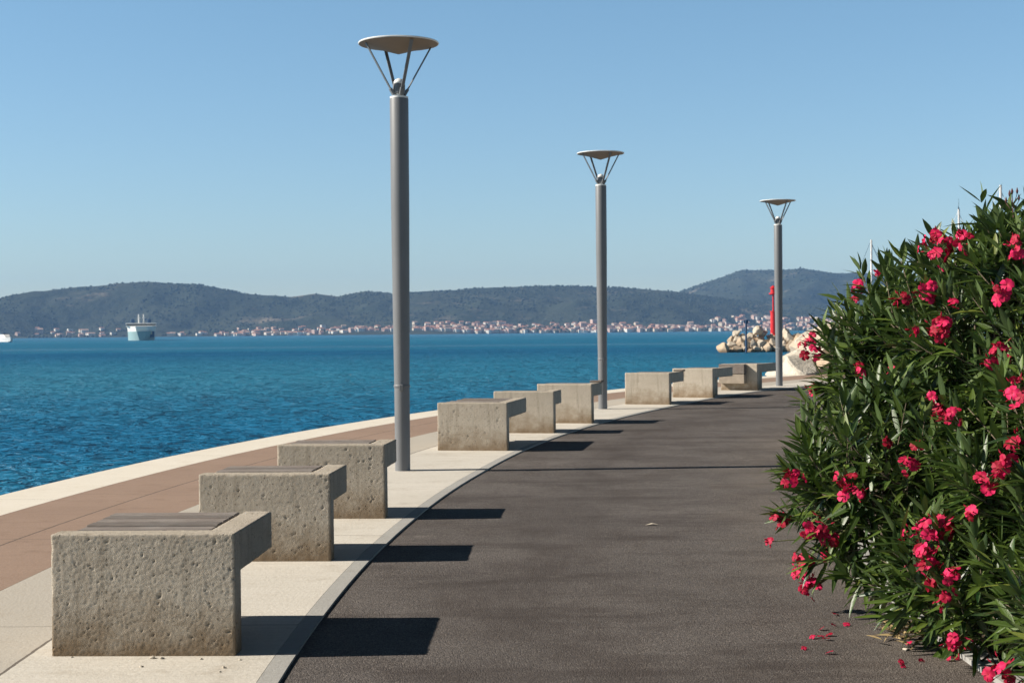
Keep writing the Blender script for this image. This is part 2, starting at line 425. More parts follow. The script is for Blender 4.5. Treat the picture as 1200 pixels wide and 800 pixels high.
# ------------------------------------------------------------------ the setting
# the laid edges wander a little from a true arc
def d_road(a): return float(np.interp(180 - math.degrees(a), [-6, -1, 5, 9, 12, 15, 22, 26, 29.5, 33, 40], [0, -.03, -.06, -.06, -.015, .02, .07, .22, .30, .12, 0]))
def d_edge(a): return float(np.interp(180 - math.degrees(a), [0, 5, 10, 14, 20, 28, 32, 38], [.09, .09, .06, 0, -.08, -.21, -.13, 0]))
def d_gard(a): return float(np.interp(180 - math.degrees(a), [-6, 0, 2, 6, 12, 20, 40], [0, 0, -.04, -.42, -.85, -1.0, -1.0]))
NOD = lambda a: 0.0
def ring(name, r0, r1, dz, mat, a0=-70, a1=250, n=700, skirt=0.0, e0=NOD, e1=NOD):
    """flat strip between two radii of the bend, following the gentle climb of the quay"""
    mb = MB(); A = [R(a0 + (a1 - a0) * i / n) for i in range(n + 1)]
    P = lambda r, a, z: (CX + r * math.cos(a), CY + r * math.sin(a), gz(CY + r * math.sin(a)) + z)
    vs = []
    for a in A: vs += [P(r0 + e0(a), a, dz), P(r1 + e1(a), a, dz)]
    fs = [(2 * i, 2 * i + 1, 2 * i + 3, 2 * i + 2) for i in range(n)]
    if skirt:
        b = len(vs)
        for a in A: vs += [P(r0 + e0(a), a, dz - skirt), P(r1 + e1(a), a, dz - skirt)]
        fs += [(b + 2 * i, 2 * i, 2 * i + 2, b + 2 * i + 2) for i in range(n)]
        fs += [(2 * i + 1, b + 2 * i + 1, b + 2 * i + 3, 2 * i + 3) for i in range(n)]
    mb.add(vs, fs); o = mb.build(name, mat)
    return o
tag(ring('road', R_RK - .02, R_ROAD + .01, -.012, M_ASP, e0=d_gard, e1=d_road), kind='structure')
tag(ring('kerb', R_ROAD, R_KERB, .0, M_KERB, skirt=.2, e0=d_road, e1=d_road), kind='structure')
tag(ring('pavement', R_KERB + .002, R_BROWN, .0, M_CREAM, skirt=.2, e0=d_road), kind='structure')
tag(ring('promenade', R_BROWN + .003, R_COPI, .0, M_BROWN, skirt=.2, e1=d_edge), kind='structure')
tag(ring('garden_kerb', R_RK - .12, R_RK, .01, M_KERB, skirt=.3, e0=d_gard, e1=d_gard), kind='structure')
# soil bed behind the garden kerb, then dry ground
tag(ring('soil', 44.2, R_RK - .122, .03, M_SOIL, e1=d_gard), kind='structure')
mb = MB(); n = 200
mb.add([(CX, CY, gz(CY))] + [(CX + 44.25 * math.cos(2 * math.pi * i / n), CY + 44.25 * math.sin(2 * math.pi * i / n), gz(CY + 44.25 * math.sin(2 * math.pi * i / n)) + .026) for i in range(n)],
       [(0, 1 + i, 1 + (i + 1) % n) for i in range(n)])
tag(mb.build('ground', M_SCRUB), kind='structure')
quay = empty('quay_wall', (CX, CY, 0)); tag(quay, 'pale stone quay edge curving along the blue water', 'wall')
mb = MB(); n = 500
P = lambda r, a, z: (r * math.cos(a), r * math.sin(a), z)
A = [R(-70 + 320 * i / n) for i in range(n + 1)]
vs = []; prof = [(R_COPO - .06, None, -.10), (R_COPO - .06, SEA - 1.0, 0)]
for a in A:
    g = gz(CY + R_COPO * math.sin(a))
    vs += [P(R_COPO - .06 + d_edge(a), a, g - .20), P(R_COPO - .06 + d_edge(a), a, SEA - 1)]
mb.add(vs, [(2 * i, 2 * i + 1, 2 * i + 3, 2 * i + 2) for i in range(n)])
mb.build('wall_face', M_WALL, quay)
mb = MB(); vs = []
sec = [(R_COPI + .003, -.2), (R_COPI + .003, .0), (R_COPO - .02, .0), (R_COPO, -.02), (R_COPO, -.21), (R_COPO - .1, -.21)]
for a in A:
    g = gz(CY + R_COPO * math.sin(a))
    for r, z in sec: vs.append(P(r + d_edge(a), a, g + z))
k = len(sec)
mb.add(vs, [(i * k + j, i * k + j + 1, (i + 1) * k + j + 1, (i + 1) * k + j) for i in range(n) for j in range(k - 1)])
mb.build('coping', M_COPE, quay)

# sea: one sheet out past the far shore
mb = MB(); mb.box(-9000, 9000, -2500, 6500, SEA - 3, SEA)
tag(mb.build('sea', M_SEA), kind='structure')

# ------------------------------------------------------------------ hills across the water
def prof(xs, ys): return lambda u: np.interp(u, xs, ys)
RIDGE = prof([-1500, -900, -600, -300, 0, 60, 120, 180, 230, 260, 300, 320, 340, 370, 395, 430, 460, 520, 550, 600, 640, 690, 740, 770, 795, 850, 920, 1000, 1200, 1700, 2500],
             [15, 18, 24, 34, 43, 52, 58, 63.5, 59, 52, 45, 45.5, 43.5, 47, 42.5, 50, 47, 49, 52, 53.5, 54, 53.6, 51, 48, 46, 38, 30, 26, 24, 22, 12])
MOUNT = prof([500, 640, 740, 795, 830, 870, 900, 940, 980, 1005, 1050, 1120, 1200, 1500, 2000, 2600], [8, 20, 36, 45, 57, 70, 69.5, 67, 63, 63.5, 60, 56, 50, 40, 26, 10])
D0, D1, D2 = 4700.0, 5500.0, 7000.0
EY = EYE - 0.0
def terrain(u, d, kind):
    """height above the eye plane's sea datum at picture column u and distance d"""
    u = np.asarray(u, float); d = np.asarray(d, float)
    X = (u - 600) / F * d
    Pn = np.stack([X, d, 0 * X], -1).reshape(-1, 3)
    nz = fbm(Pn, 1 / 420., 5, 3).reshape(u.shape); n2 = fbm(Pn, 1 / 90., 3, 9).reshape(u.shape)
    shore = D0 + 60 * np.sin(X / 310.) + 40 * np.sin(X / 123. + 1)
    if kind == 'hill': top, dr, e = RIDGE(u) / F * D1, D1, RIDGE
    else:
        top, dr, shore = MOUNT(u) / F * D2, D2, shore + 500
    t = (d - shore) / (dr - shore)
    t1 = np.clip(t, 0, 1)
    sh = np.where(t < 1, .30 * t1 + .70 * (t1 * t1 * (3 - 2 * t1)), 1 - .5 * np.clip(t - 1, 0, 2))
    w = np.clip(np.sin(np.pi * np.clip(t, 0, 1)), 0, 1)
    z = (top + EYE) * sh + w * (nz * 78 + n2 * 16) * (.35 + .65 * top / 190) + n2 * 2.5 * np.clip(t * 4, 0, 1)
    return X, np.where(t < 0, SEA - 3 + t * 8, np.maximum(z, SEA + .6 + 20 * t1 * .3))
for name, kind, u0, u1, nu, d0, d1, nd in (('hills', 'hill', -900, 2200, 620, 4500, 6300, 110), ('mountain', 'mount', 520, 2400, 420, 5000, 8000, 80)):
    U, Dm = np.meshgrid(np.linspace(u0, u1, nu), np.linspace(d0, d1, nd))
    X, Z = terrain(U, Dm, kind)
    V = np.stack([X, Dm, Z], -1).reshape(-1, 3)
    ii = (np.arange(nd - 1)[:, None] * nu + np.arange(nu - 1)[None]).ravel()
    Q = np.stack([ii, ii + 1, ii + nu + 1, ii + nu], -1)
    tag(np_mesh(name, V, Q, M_HILL), kind='structure')

# forest on the hills: far-off wood that reads as one mass
ico_v = []; t_ = (1 + 5 ** .5) / 2
for a, b in ((-1, t_), (1, t_), (-1, -t_), (1, -t_)): ico_v.append((a, b, 0))
for a, b in ((-1, t_), (1, t_), (-1, -t_), (1, -t_)): ico_v.append((0, a, b))
for a, b in ((t_, -1), (t_, 1), (-t_, -1), (-t_, 1)): ico_v.append((a, 0, b))
ico_v = np.array(ico_v) / math.hypot(1, t_)
ico_f = np.array([(0,11,5),(0,5,1),(0,1,7),(0,7,10),(0,10,11),(1,5,9),(5,11,4),(11,10,2),(10,7,6),(7,1,8),(3,9,4),(3,4,2),(3,2,6),(3,6,8),(3,8,9),(4,9,5),(2,4,11),(6,2,10),(8,6,7),(9,8,1)])
def blobs(cx, cy, cz, rad, flat):
    n = len(cx); jit = rng.uniform(.75, 1.3, (n, 12, 1))
    V = ico_v[None] * jit * np.stack([rad, rad, rad * flat], -1)[:, None] + np.stack([cx, cy, cz], -1)[:, None]
    Q = ico_f[None] + (np.arange(n) * 12)[:, None, None]
    return V.reshape(-1, 3), Q.reshape(-1, 3)
Vs, Qs, off = [], [], 0
for kind, n, u0, u1, dA, dB in (('hill', 15000, -150, 1350, 4760, 5560), ('mount', 4500, 780, 1350, 5300, 7050)):
    u = rng.uniform(u0, u1, n); d = dA + (dB - dA) * rng.uniform(0, 1, n) ** .8
    X, Z = terrain(u, d, kind)
    dens = fbm(np.stack([X, d, 0 * X], -1), 1 / 160., 4, 31)
    keep = (dens > rng.uniform(-.45, .35, n)) & (Z > SEA + 3); X, d, Z = X[keep], d[keep], Z[keep]
    V, Q = blobs(X, d, Z + 1.5, rng.uniform(2.0, 4.6, len(X)) * (1.25 if kind == 'mount' else 1), .7)
    Vs.append(V); Qs.append(Q + off); off += len(V)
tag(np_mesh('woodland', np.concatenate(Vs), np.concatenate(Qs), M_TREE, smooth=True), 'dark green woodland covering the far hills', 'woodland', kind='stuff')

# ------------------------------------------------------------------ the town on the far shore
def house_mesh(w, l, h, roof, wall, roofm, gap):
    mb = MB(); rh = w * .24 if roof == 'gable' else .5
    mb.box(-l / 2, l / 2, -w / 2, w / 2, -6, h, 0)
    o = .4
    if roof == 'gable':
        vs = [(-l/2-o, -w/2-o, h), (l/2+o, -w/2-o, h), (l/2+o, w/2+o, h), (-l/2-o, w/2+o, h), (-l/2-o, 0, h+rh), (l/2+o, 0, h+rh)]
        mb.add([(x, y, z + .02) for x, y, z in vs], [(0, 1, 5, 4), (2, 3, 4, 5), (0, 4, 3), (1, 2, 5), (3, 2, 1, 0)], 1)
    else:
        mb.box(-l/2-.2, l/2+.2, -w/2-.2, w/2+.2, h + .02, h + .5, 1)
    n = max(2, int(l / 3.2))
    for s in range(max(1, int(h / 3))):
        for i in range(n):
            x = -l / 2 + (i + .5) * l / n
            mb.box(x - .5, x + .5, -w / 2 - .06, -w / 2 + .1, s * 3 + 1.0, s * 3 + 2.3, 2)
    me = bpy.data.meshes.new('house'); me.from_pydata(mb.v, [], mb.f)
    for q in (wall, roofm, M_GLASS): me.materials.append(q)
    me.polygons.foreach_set('material_index', mb.m); me.update(); return me
kinds = []
for wi, wname in enumerate(('white', 'cream', 'pink')):
    for rname, rm, rt_ in (('terracotta roof', M_ROOF, 'gable'), ('pale tiled roof', M_ROOFP, 'gable'), ('flat pale roof', M_WALLS[0], 'flat')):
        for _ in range(2):
            kinds.append((wname, rname, house_mesh(random.uniform(8, 10), random.uniform(9, 14), random.choice((4, 6, 6, 8)), rt_, M_WALLS[wi], rm, 0)))
def region(u):
    for lim, nm in ((140, 'left of the ferry'), (300, 'just right of the ferry'), (462, 'left of the tallest lamp'), (590, 'just right of the tallest lamp'),
                    (700, 'left of the middle lamp'), (835, 'right of the middle lamp'), (905, 'left of the red beacon')):
        if u < lim: return nm
    return 'right of the red beacon'
spots = []
for n, u0, u1, zmax, p in ((16, 5, 140, 26, 1.6), (14, 185, 300, 12, 2), (50, 270, 462, 22, 1.7), (62, 485, 600, 30, 1.5), (50, 600, 700, 28, 1.6), (42, 705, 830, 22, 1.8),
                        (34, 832, 905, 42, 1.0), (26, 915, 1015, 34, 1.2)):
    for _ in range(n): spots.append((random.uniform(u0, u1), random.random() ** p * zmax))
for u, zt in spots:
    ds = np.linspace(4690, 5300, 160); X, Z = terrain(np.full(160, u), ds, 'hill')
    ok = np.where(Z >= max(SEA + 1.2, zt))[0]
    if not len(ok): continue
    i = ok[0]; wn_, rn_, me = random.choice(kinds)
    o = link('house', me, None, False, (X[i], ds[i], Z[i])); o.rotation_euler.z = random.uniform(.1, 1.1)
    s_c = random.uniform(1.0, 1.6); o.scale = (s_c, s_c, s_c)
    hi = 'on the far slope' if zt > 14 else 'on the far shore'
    tag(o, f'tiny {wn_} house, {rn_}, {hi}, {region(u)}', 'house', f'{wn_} houses with {rn_} {hi} {region(u)}')
mb = MB()
for u0, u1, n, zm in ((40, 140, 10, 22), (220, 300, 6, 8), (300, 462, 55, 18), (485, 600, 110, 30), (600, 700, 70, 24), (700, 830, 60, 18), (832, 1010, 90, 36)):
    for _ in range(n):
        u = random.uniform(u0, u1); zt = random.random() ** 1.7 * zm; ds = np.linspace(4690, 5300, 120); X, Z = terrain(np.full(120, u), ds, 'hill')
        ok = np.where(Z >= max(SEA + 1.5, zt))[0]
        if not len(ok): continue
        q = (X[ok[0]], ds[ok[0]] + 6, Z[ok[0]]); rt2 = Matrix.Rotation(random.uniform(.1, 1.2), 3, 'Z'); w_, l_, h_ = random.uniform(4, 6), random.uniform(5, 8), random.choice((5, 7, 9))
        mb.box(-l_, l_, -w_, w_, -5, h_, random.choice((0, 0, 1, 2)), 0, rt2, q)
        vs = [rt2 @ Vector(p) + Vector(q) for p in ((-l_-.5, -w_-.5, h_+.03), (l_+.5, -w_-.5, h_+.03), (l_+.5, w_+.5, h_+.03), (-l_-.5, w_+.5, h_+.03), (-l_-.5, 0, h_+w_*.5), (l_+.5, 0, h_+w_*.5))]
        mb.add(vs, [(0, 1, 5, 4), (2, 3, 4, 5), (0, 4, 3), (1, 2, 5), (3, 2, 1, 0)], 3)
tag(mb.build('far_houses', M_WALLS + [M_ROOF]), 'dense mass of small red roofed houses along the far shore', 'houses', kind='stuff')
# bell tower of the town
mb = MB(); mb.box(-2.6, 2.6, -2.6, 2.6, -4, 19, 0, .1); mb.box(-3, 3, -3, 3, 19.0, 19.7, 0)
tw = empty('bell_tower', (0, 0, 0)); tag(tw, 'slender pale bell tower rising among the houses right of the tallest lamp', 'tower')
x, y, z = at(562, 391, 4780); tw.location = (x, y, SEA + 3)
mb.build('shaft', M_WALLS[0], tw)
mb = MB(); mb.lathe([(3.2, 19.72), (1.6, 23), (.05, 26)], 4); mb.build('spire', M_ROOF, tw)

# dark pine clumps near the far waterline
def clump(u0, u1, n, z0, z1):
    u = rng.uniform(u0, u1, n); d = rng.uniform(4745, 4830, n); X, Z = terrain(u, d, 'hill')
    return blobs(X, d, np.maximum(Z, SEA) + rng.uniform(z0, z1, n), rng.uniform(3, 6.5, n), 1.0)
Vs, Qs, off = [], [], 0
for args in ((440, 470, 30, 1, 8), (585, 672, 90, 1, 9), (745, 800, 40, 1, 6), (820, 842, 20, 1, 6), (30, 150, 30, 1, 4), (190, 262, 40, 1, 4), (300, 430, 40, 1, 4), (930, 1010, 50, 1, 6)):
    V, Q = clump(*args); Vs.append(V); Qs.append(Q + off); off += len(V)
tag(np_mesh('shore_trees', np.concatenate(Vs), np.concatenate(Qs), M_TREE), 'dark tree belt along the far waterline between the houses', 'trees', kind='stuff')

# ------------------------------------------------------------------ ferry and motorboat
x, y, z = at(165.5, 398, 1050)
fer = empty('ferry', (x, y, SEA), R(14)); tag(fer, 'white and teal car ferry seen bow on, far out on the bay', 'ferry')
def hull_loft(mb, secs, m=0):
    """secs: list of (y, [(x,z)...]) open outlines, lofted and capped"""
    k = len(secs[0][1]); vs = [(px, yy, pz) for yy, o in secs for px, pz in o]
    fs = [(i * k + j, i * k + (j + 1) % k, (i + 1) * k + (j + 1) % k, (i + 1) * k + j) for i in range(len(secs) - 1) for j in range(k)]
    fs += [tuple(range(k - 1, -1, -1)), tuple((len(secs) - 1) * k + j for j in range(k))]
    mb.add(vs, fs, m)
mb = MB(); secs = []
for yy, wb, wt in ((-40, 1.2, 3.0), (-38, 3.4, 5.2), (-34, 5.6, 7.2), (-28, 7.4, 8.4), (-18, 8.6, 8.8), (34, 8.6, 8.8), (42, 7, 8)):
    secs.append((yy, [(-wb, -1), (wb, -1), (wt, 5.5), (wt, 6.0), (-wt, 6.0), (-wt, 5.5)]))
hull_loft(mb, secs); hl = mb.build('hull', M_TEAL, fer, 'auto')
mb = MB(); hull_loft(mb, [(yy * .995, [(-w, 6.02), (w, 6.02), (w + .5, 9.2), (-w - .5, 9.2)]) for yy, w in ((-37, 3.4), (-33, 6.4), (-27, 8.3), (-18, 8.9), (34, 8.9), (40, 8.0))])
mb.build('superstructure', M_WHITE, fer, 'auto')
mb = MB(); mb.box(-10, 10, -31, 30, 9.22, 9.9, 0, .2); mb.build('deck', M_WHITE, fer)
mb = MB(); mb.box(-9.3, 9.3, -29, -14, 9.92, 10.9); mb.build('window_band', M_GLASS, fer)
mb = MB(); mb.box(-10.2, 10.2, -30, -10, 10.92, 11.6, 0, .15); mb.build('roof', M_WHITE, fer)
for sx in (-1.6, 1.6):
    mb = MB(); mb.tube([(sx, -20, 11.6), (sx, -20, 17.5)], [.55, .35], 8); mb.tube([(sx - 1, -20, 15), (sx + 1, -20, 15)], .15, 6); mb.build('mast', M_WHITE, fer)
for sx in (-5.5, 5.5):
    mb = MB(); mb.box(sx - 1.2, sx + 1.2, 5, 10, 9.92, 14.5, 0, .3); mb.build('funnel', M_NAVY, fer)
mb = MB(); mb.box(4.4, 8.2, -36.1, -32, 2.0, 6.0, 0, .1); mb.build('side_ramp', M_NAVY, fer)
mb = MB(); mb.box(5.2, 6.8, -36.3, -36.12, 4.0, 6.0, 0); mb.build('loading_door', M_WALLS[1], fer)
mb = MB()
for i in range(9): mb.box(-8.98 - .45, -8.9, -20 + i * 5.5, -17 + i * 5.5, 7.0, 8.2)
mb.build('window_row', M_GLASS, fer)

x, y, z = at(7, 400, 980)
bt = empty('motorboat', (x, y, SEA), R(35)); bt.scale = (1.5, 1.5, 1.5); tag(bt, 'white motorboat with dark canopy cut by the left edge', 'boat')
mb = MB(); hull_loft(mb, [(-7, [(-.2, .4), (.2, .4), (.3, 2.0), (-.3, 2.0)]), (-4, [(-1.2, -.3), (1.2, -.3), (1.9, 1.8), (-1.9, 1.8)]), (2, [(-1.8, -.3), (1.8, -.3), (2.2, 1.6), (-2.2, 1.6)]), (7, [(-1.7, -.3), (1.7, -.3), (2.1, 1.5), (-2.1, 1.5)])])
mb.build('hull', M_WHITE, bt, 'auto')
mb = MB(); hull_loft(mb, [(-2.6, [(-1, 1.6), (1, 1.6), (.9, 1.9), (-.9, 1.9)]), (-.5, [(-1.6, 1.6), (1.6, 1.6), (1.3, 3.2), (-1.3, 3.2)]), (3.2, [(-1.6, 1.6), (1.6, 1.6), (1.4, 3.3), (-1.4, 3.3)])])
mb.build('cabin', M_WHITE, bt, 'auto')
mb = MB(); mb.box(-1.7, 1.7, -.2, 7.2, 3.32, 3.6, 0, .1); mb.box(-1.55, 1.55, 3.25, 6.9, 1.62, 3.3); mb.build('canopy', M_NAVY, bt)

# ------------------------------------------------------------------ rocks
def rock_mesh(seed, res=2):
    v = ico_v.copy(); f = ico_f
    for _ in range(res):
        e = {}; nv = list(map(tuple, v)); nf = []
        def mid(a, b):
            k = (min(a, b), max(a, b))
            if k not in e:
                p = np.array(nv[a]) + np.array(nv[b]); nv.append(tuple(p / np.linalg.norm(p))); e[k] = len(nv) - 1
            return e[k]
        for a, b, c in f:
            x, y, z = mid(a, b), mid(b, c), mid(c, a); nf += [(a, x, z), (b, y, x), (c, z, y), (x, y, z)]
        v = np.array(nv); f = np.array(nf)
    r = np.random.default_rng(seed)
    for _ in range(14):                       # planar chops give the quarried facets
        nrm = r.normal(size=3); nrm /= np.linalg.norm(nrm); d = r.uniform(.42, .80)
        t = v @ nrm; v = np.where((t > d)[:, None], v - (t - d)[:, None] * nrm, v)
    v = v * (1 + .04 * fbm(v, 3.0, 3, seed)[:, None]) * r.uniform(.75, 1.3, 3) * 1.25
    me = bpy.data.meshes.new('boulder'); me.from_pydata([tuple(p) for p in v], [], [tuple(q) for q in f])
    me.materials.append(M_ROCK2); me.update(); return me
ROCKS = [rock_mesh(100 + i, 3) for i in range(8)]
def rock(x, y, z, s, mat, label, group, name='boulder'):
    me = random.choice(ROCKS) if mat is M_ROCK2 else random.choice(ROCKS_W)
    o = link(name, me, None, 'auto', (x, y, z)); o.scale = (s * random.uniform(.9, 1.25), s * random.uniform(.85, 1.15), s * random.uniform(.7, .95))
    o.rotation_euler = (random.uniform(-.4, .4), random.uniform(-.4, .4), random.uniform(0, 6.3))
    return tag(o, label, 'rock', group)
ROCKS_W = []
for me in ROCKS:
    m2 = me.copy(); m2.materials.clear(); m2.materials.append(M_ROCK); ROCKS_W.append(m2)
# breakwater: heaped rocks, about 200 m out
bx0 = at(843, 400, 205)[0]
for row, (zz, n, sz, dy) in enumerate(((SEA + .25, 44, .72, -2.1), (SEA + .95, 42, .70, -1.2), (SEA + 1.65, 40, .66, -.2), (SEA + 2.15, 36, .55, .7))):
    for i in range(n):
        x = bx0 + row * .7 + .3 + i * .84 + random.uniform(-.25, .25)
        nm = ('at the waterline', 'in the second course', 'in the third course', 'along the crest')[row]
        rock(x, 205 + dy + random.uniform(-.3, .3), zz + random.uniform(-.2, .2), sz * random.uniform(.6, 1.35), M_ROCK2,
             f'pale rock of the breakwater below the red beacon, {nm}', f'breakwater rocks {nm}', 'breakwater_rock')
x = at(888, 392, 205)[0]; rock(x, 205, SEA + 2.9, .8, M_ROCK2, 'tall pale rock topping the breakwater left of the red beacon', 'breakwater rocks on top', 'breakwater_rock')
mb = MB(); mb.box(bx0 + 2, bx0 + 36, 204.2, 208, SEA - 2, SEA + 1.6)
bwc = mb.build('breakwater_core', M_ROCK2); tag(bwc, 'dark rubble core under the heaped breakwater rocks', 'breakwater')
# white boulders heaped on the quay edge behind the far lamp
for px, py, Y, s in ((925, 437, 41.5, .62), (945, 434, 41.2, .75), (968, 434, 41.0, .8), (992, 433, 41, .8), (1020, 432, 41, .85), (936, 421, 42.3, .62), (958, 415, 42.3, .75),
                     (980, 412, 42.2, .8), (1004, 412, 42, .8), (968, 402, 43, .55), (990, 400, 43, .6), (945, 424, 41.7, .5), (1050, 428, 41, .85), (1080, 428, 41, .8), (1035, 412, 42, .7)):
    x, y, z = at(px, py, Y)
    lo = 'in the bottom row' if py > 426 else ('in the middle of the heap' if py > 410 else 'on top of the heap')
    rock(x, y, z - .1, s, M_ROCK, f'large white limestone boulder {lo} behind the farthest lamp', f'white boulders {lo}')

# red harbour beacon
x, y, z = at(906.5, 392, 206)
bc = empty('harbour_beacon', (x, 206, SEA + 2.2)); tag(bc, 'slim red harbour beacon on the breakwater, half behind the farthest lamp', 'beacon')
mb = MB(); mb.lathe([(.55, -.6), (.55, 0), (.42, .15), (.40, 3.1), (.46, 3.12), (.46, 3.25)], 20); mb.build('tower', M_RED, bc, 'auto')
mb = MB(); mb.lathe([(.12, 3.25), (.12, 5.4)], 12); mb.build('pole', M_RED, bc, 'auto')
mb = MB(); mb.lathe([(.40, 5.4), (.58, 5.5), (.58, 5.65), (.34, 5.7), (.34, 6.25), (.46, 6.3), (.1, 6.65)], 16); mb.build('lantern', M_RED, bc, 'auto')
mb = MB()
for i in range(8): mb.box(.36, .42, -.05, .05, .4 + i * .34, .44 + i * .34, rot=Matrix.Rotation(2.4, 3, 'Z'))
mb.build('ladder', M_RED, bc)
x, y, z = at(874.5, 412, 196)
mp = empty('mooring_post', (x, 196, SEA)); tag(mp, 'thin dark blue post standing in the water before the breakwater', 'post')
mb = MB(); mb.lathe([(.13, -2), (.13, 4.2), (.11, 4.22)], 12); mb.build('shaft', M_BLUE, mp, 'auto')
mb = MB(); mb.box(-.28, .28, -.06, .06, 3.75, 4.2, 0, .02); mb.build('top_mark', M_BLUE, mp)

# sailing boats whose masts show above the oleander
def sailboat(px, ptop, Y, label, vane=False, lean=0.0, dark_stay=False):
    x, y, ztop = at(px, ptop, Y); H = ztop - SEA
    r = empty('sailboat', (x, y, SEA), R(70)); tag(r, label, 'sailboat', 'sailing boats moored beyond the oleander')
    L = H * .8; mb = MB()
    hull_loft(mb, [(-L * .5, [(-.05, .5), (.05, .5), (.1, 1.2), (-.1, 1.2)]), (-L * .25, [(-.6, -.3), (.6, -.3), (1.1, 1.05), (-1.1, 1.05)]), (0, [(-1.0, -.4), (1.0, -.4), (1.5, .95), (-1.5, .95)]), (L * .3, [(-1, -.3), (1, -.3), (1.4, .95), (-1.4, .95)]), (L * .48, [(-.7, .2), (.7, .2), (1.1, 1.0), (-1.1, 1.0)])])
    mb.build('hull', M_WHITE, r, 'auto')
    mb = MB(); hull_loft(mb, [(-L * .22, [(-.6, .98), (.6, .98), (.5, 1.1), (-.5, 1.1)]), (-L * .1, [(-.8, .98), (.8, .98), (.65, 1.55), (-.65, 1.55)]), (L * .15, [(-.8, .98), (.8, .98), (.7, 1.5), (-.7, 1.5)])]); mb.build('cabin', M_WHITE, r, 'auto')
    mb = MB(); mb.tube([(0, 0, 1), (0, 0, H)], [.13, .10], 10); mb.build('mast', M_ALU, r, True)
    mb = MB(); mb.tube([(0, 0, 2.2), (0, L * .36, 2.1)], .09, 8); mb.build('boom', M_ALU, r, True)
    mb = MB(); mb.tube([(0, 0, 2.36), (0, L * .35, 2.25)], .16, 8); mb.build('sail_cover', M_BLUE, r, True)
    mb = MB(); mb.tube([(0, 0, H * .97), (0, -L * .49, 1.1)], .035, 5); mb.tube([(0, 0, H), (0, L * .47, 1.0)], .02, 5)
    mb.tube([(-.02, 0, H * .95), (-1.3, 0, 1)], .015, 5); mb.tube([(.02, 0, H * .95), (1.3, 0, 1)], .015, 5)
    mb.build('rigging', M_BLUE if dark_stay else M_ALU, r)
    mb = MB(); mb.tube([(-.9, 0, H * .62), (.9, 0, H * .62)], .035, 6); mb.build('spreader', M_ALU, r)
    if vane:
        mb = MB(); mb.box(-.35, .3, -.04, .04, H + .0, H + .14); mb.tube([(-.6, 0, H + .2), (.35, 0, H + .12)], .03, 5); mb.tube([(0, 0, H), (.02, 0, H + 1.0)], .015, 5)
        mb.build('wind_vane', M_DARK, r)
    return r
sailboat(1172.5, 217, 118, 'sailboat whose thick white mast with slanting forestay tops the oleander at far right')
sailboat(1123.5, 245, 150, 'sailboat whose slim mast with dark wind vane rises between the oleander tops', vane=True)
sailboat(1021, 281, 165, 'sailboat whose short pale mast shows left of the oleander top', dark_stay=True)

# ------------------------------------------------------------------ concrete benches
def rough_box(x0, x1, y0, y1, z0, z1, res, amp, rad, seed, pits=0):
    lo = np.array([x0, y0, z0]); hi = np.array([x1, y1, z1]); N = np.maximum(2, np.round((hi - lo) / res).astype(int))
    verts = {}; V = []; Q = []
    def vid(i, j, k):
        key = (i, j, k)
        if key not in verts: verts[key] = len(V); V.append(key)
        return verts[key]
    for ax in range(3):
        a, b = [q for q in range(3) if q != ax]
        for side in (0, N[ax]):
            for i in range(N[a]):
                for j in range(N[b]):
                    q = []
                    for di, dj in ((0, 0), (1, 0), (1, 1), (0, 1)):
                        t = [0, 0, 0]; t[ax] = side; t[a] = i + di; t[b] = j + dj; q.append(vid(*t))
                    flip = (side == 0) ^ (ax == 1)
                    Q.append(q[::-1] if flip else q)
    Pp = lo + (np.array(V) / N) * (hi - lo)
    er = rad * (1 + .8 * fbm(Pp, 9, 3, seed + 5))[:, None]            # worn, chipped arrises
    chip = np.clip(fbm(Pp, 22, 3, seed + 8) - .22, 0, 1)[:, None] * rad * 5
    er = er + chip
    inner = np.clip(Pp, lo + er, hi - er); d = Pp - inner; L = np.linalg.norm(d, axis=1, keepdims=True)
    d = d / np.maximum(L, 1e-9)
    Pn = inner + d * er
    disp = amp * (.25 * fbm(Pp, 11, 2, seed, .6) + .30 * fbm(Pp, 60, 2, seed + 3, .7) + .75 * fbm(Pp, 140, 2, seed + 4, .8))
    if pits:
        r = np.random.default_rng(seed + 77)
        for _ in range(pits):
            q = Pp[r.integers(len(Pp))]; pr = r.uniform(.1, 1) ** 3 * .0045 + .0028
            dd = np.linalg.norm((Pp - q) * r.uniform(.7, 1.4, 3), axis=1); k = dd < pr
            disp[k] -= (1 - (dd[k] / pr) ** 2) * pr * 1.9
    return Pn + d * disp[:, None], np.array(Q)
W = .79
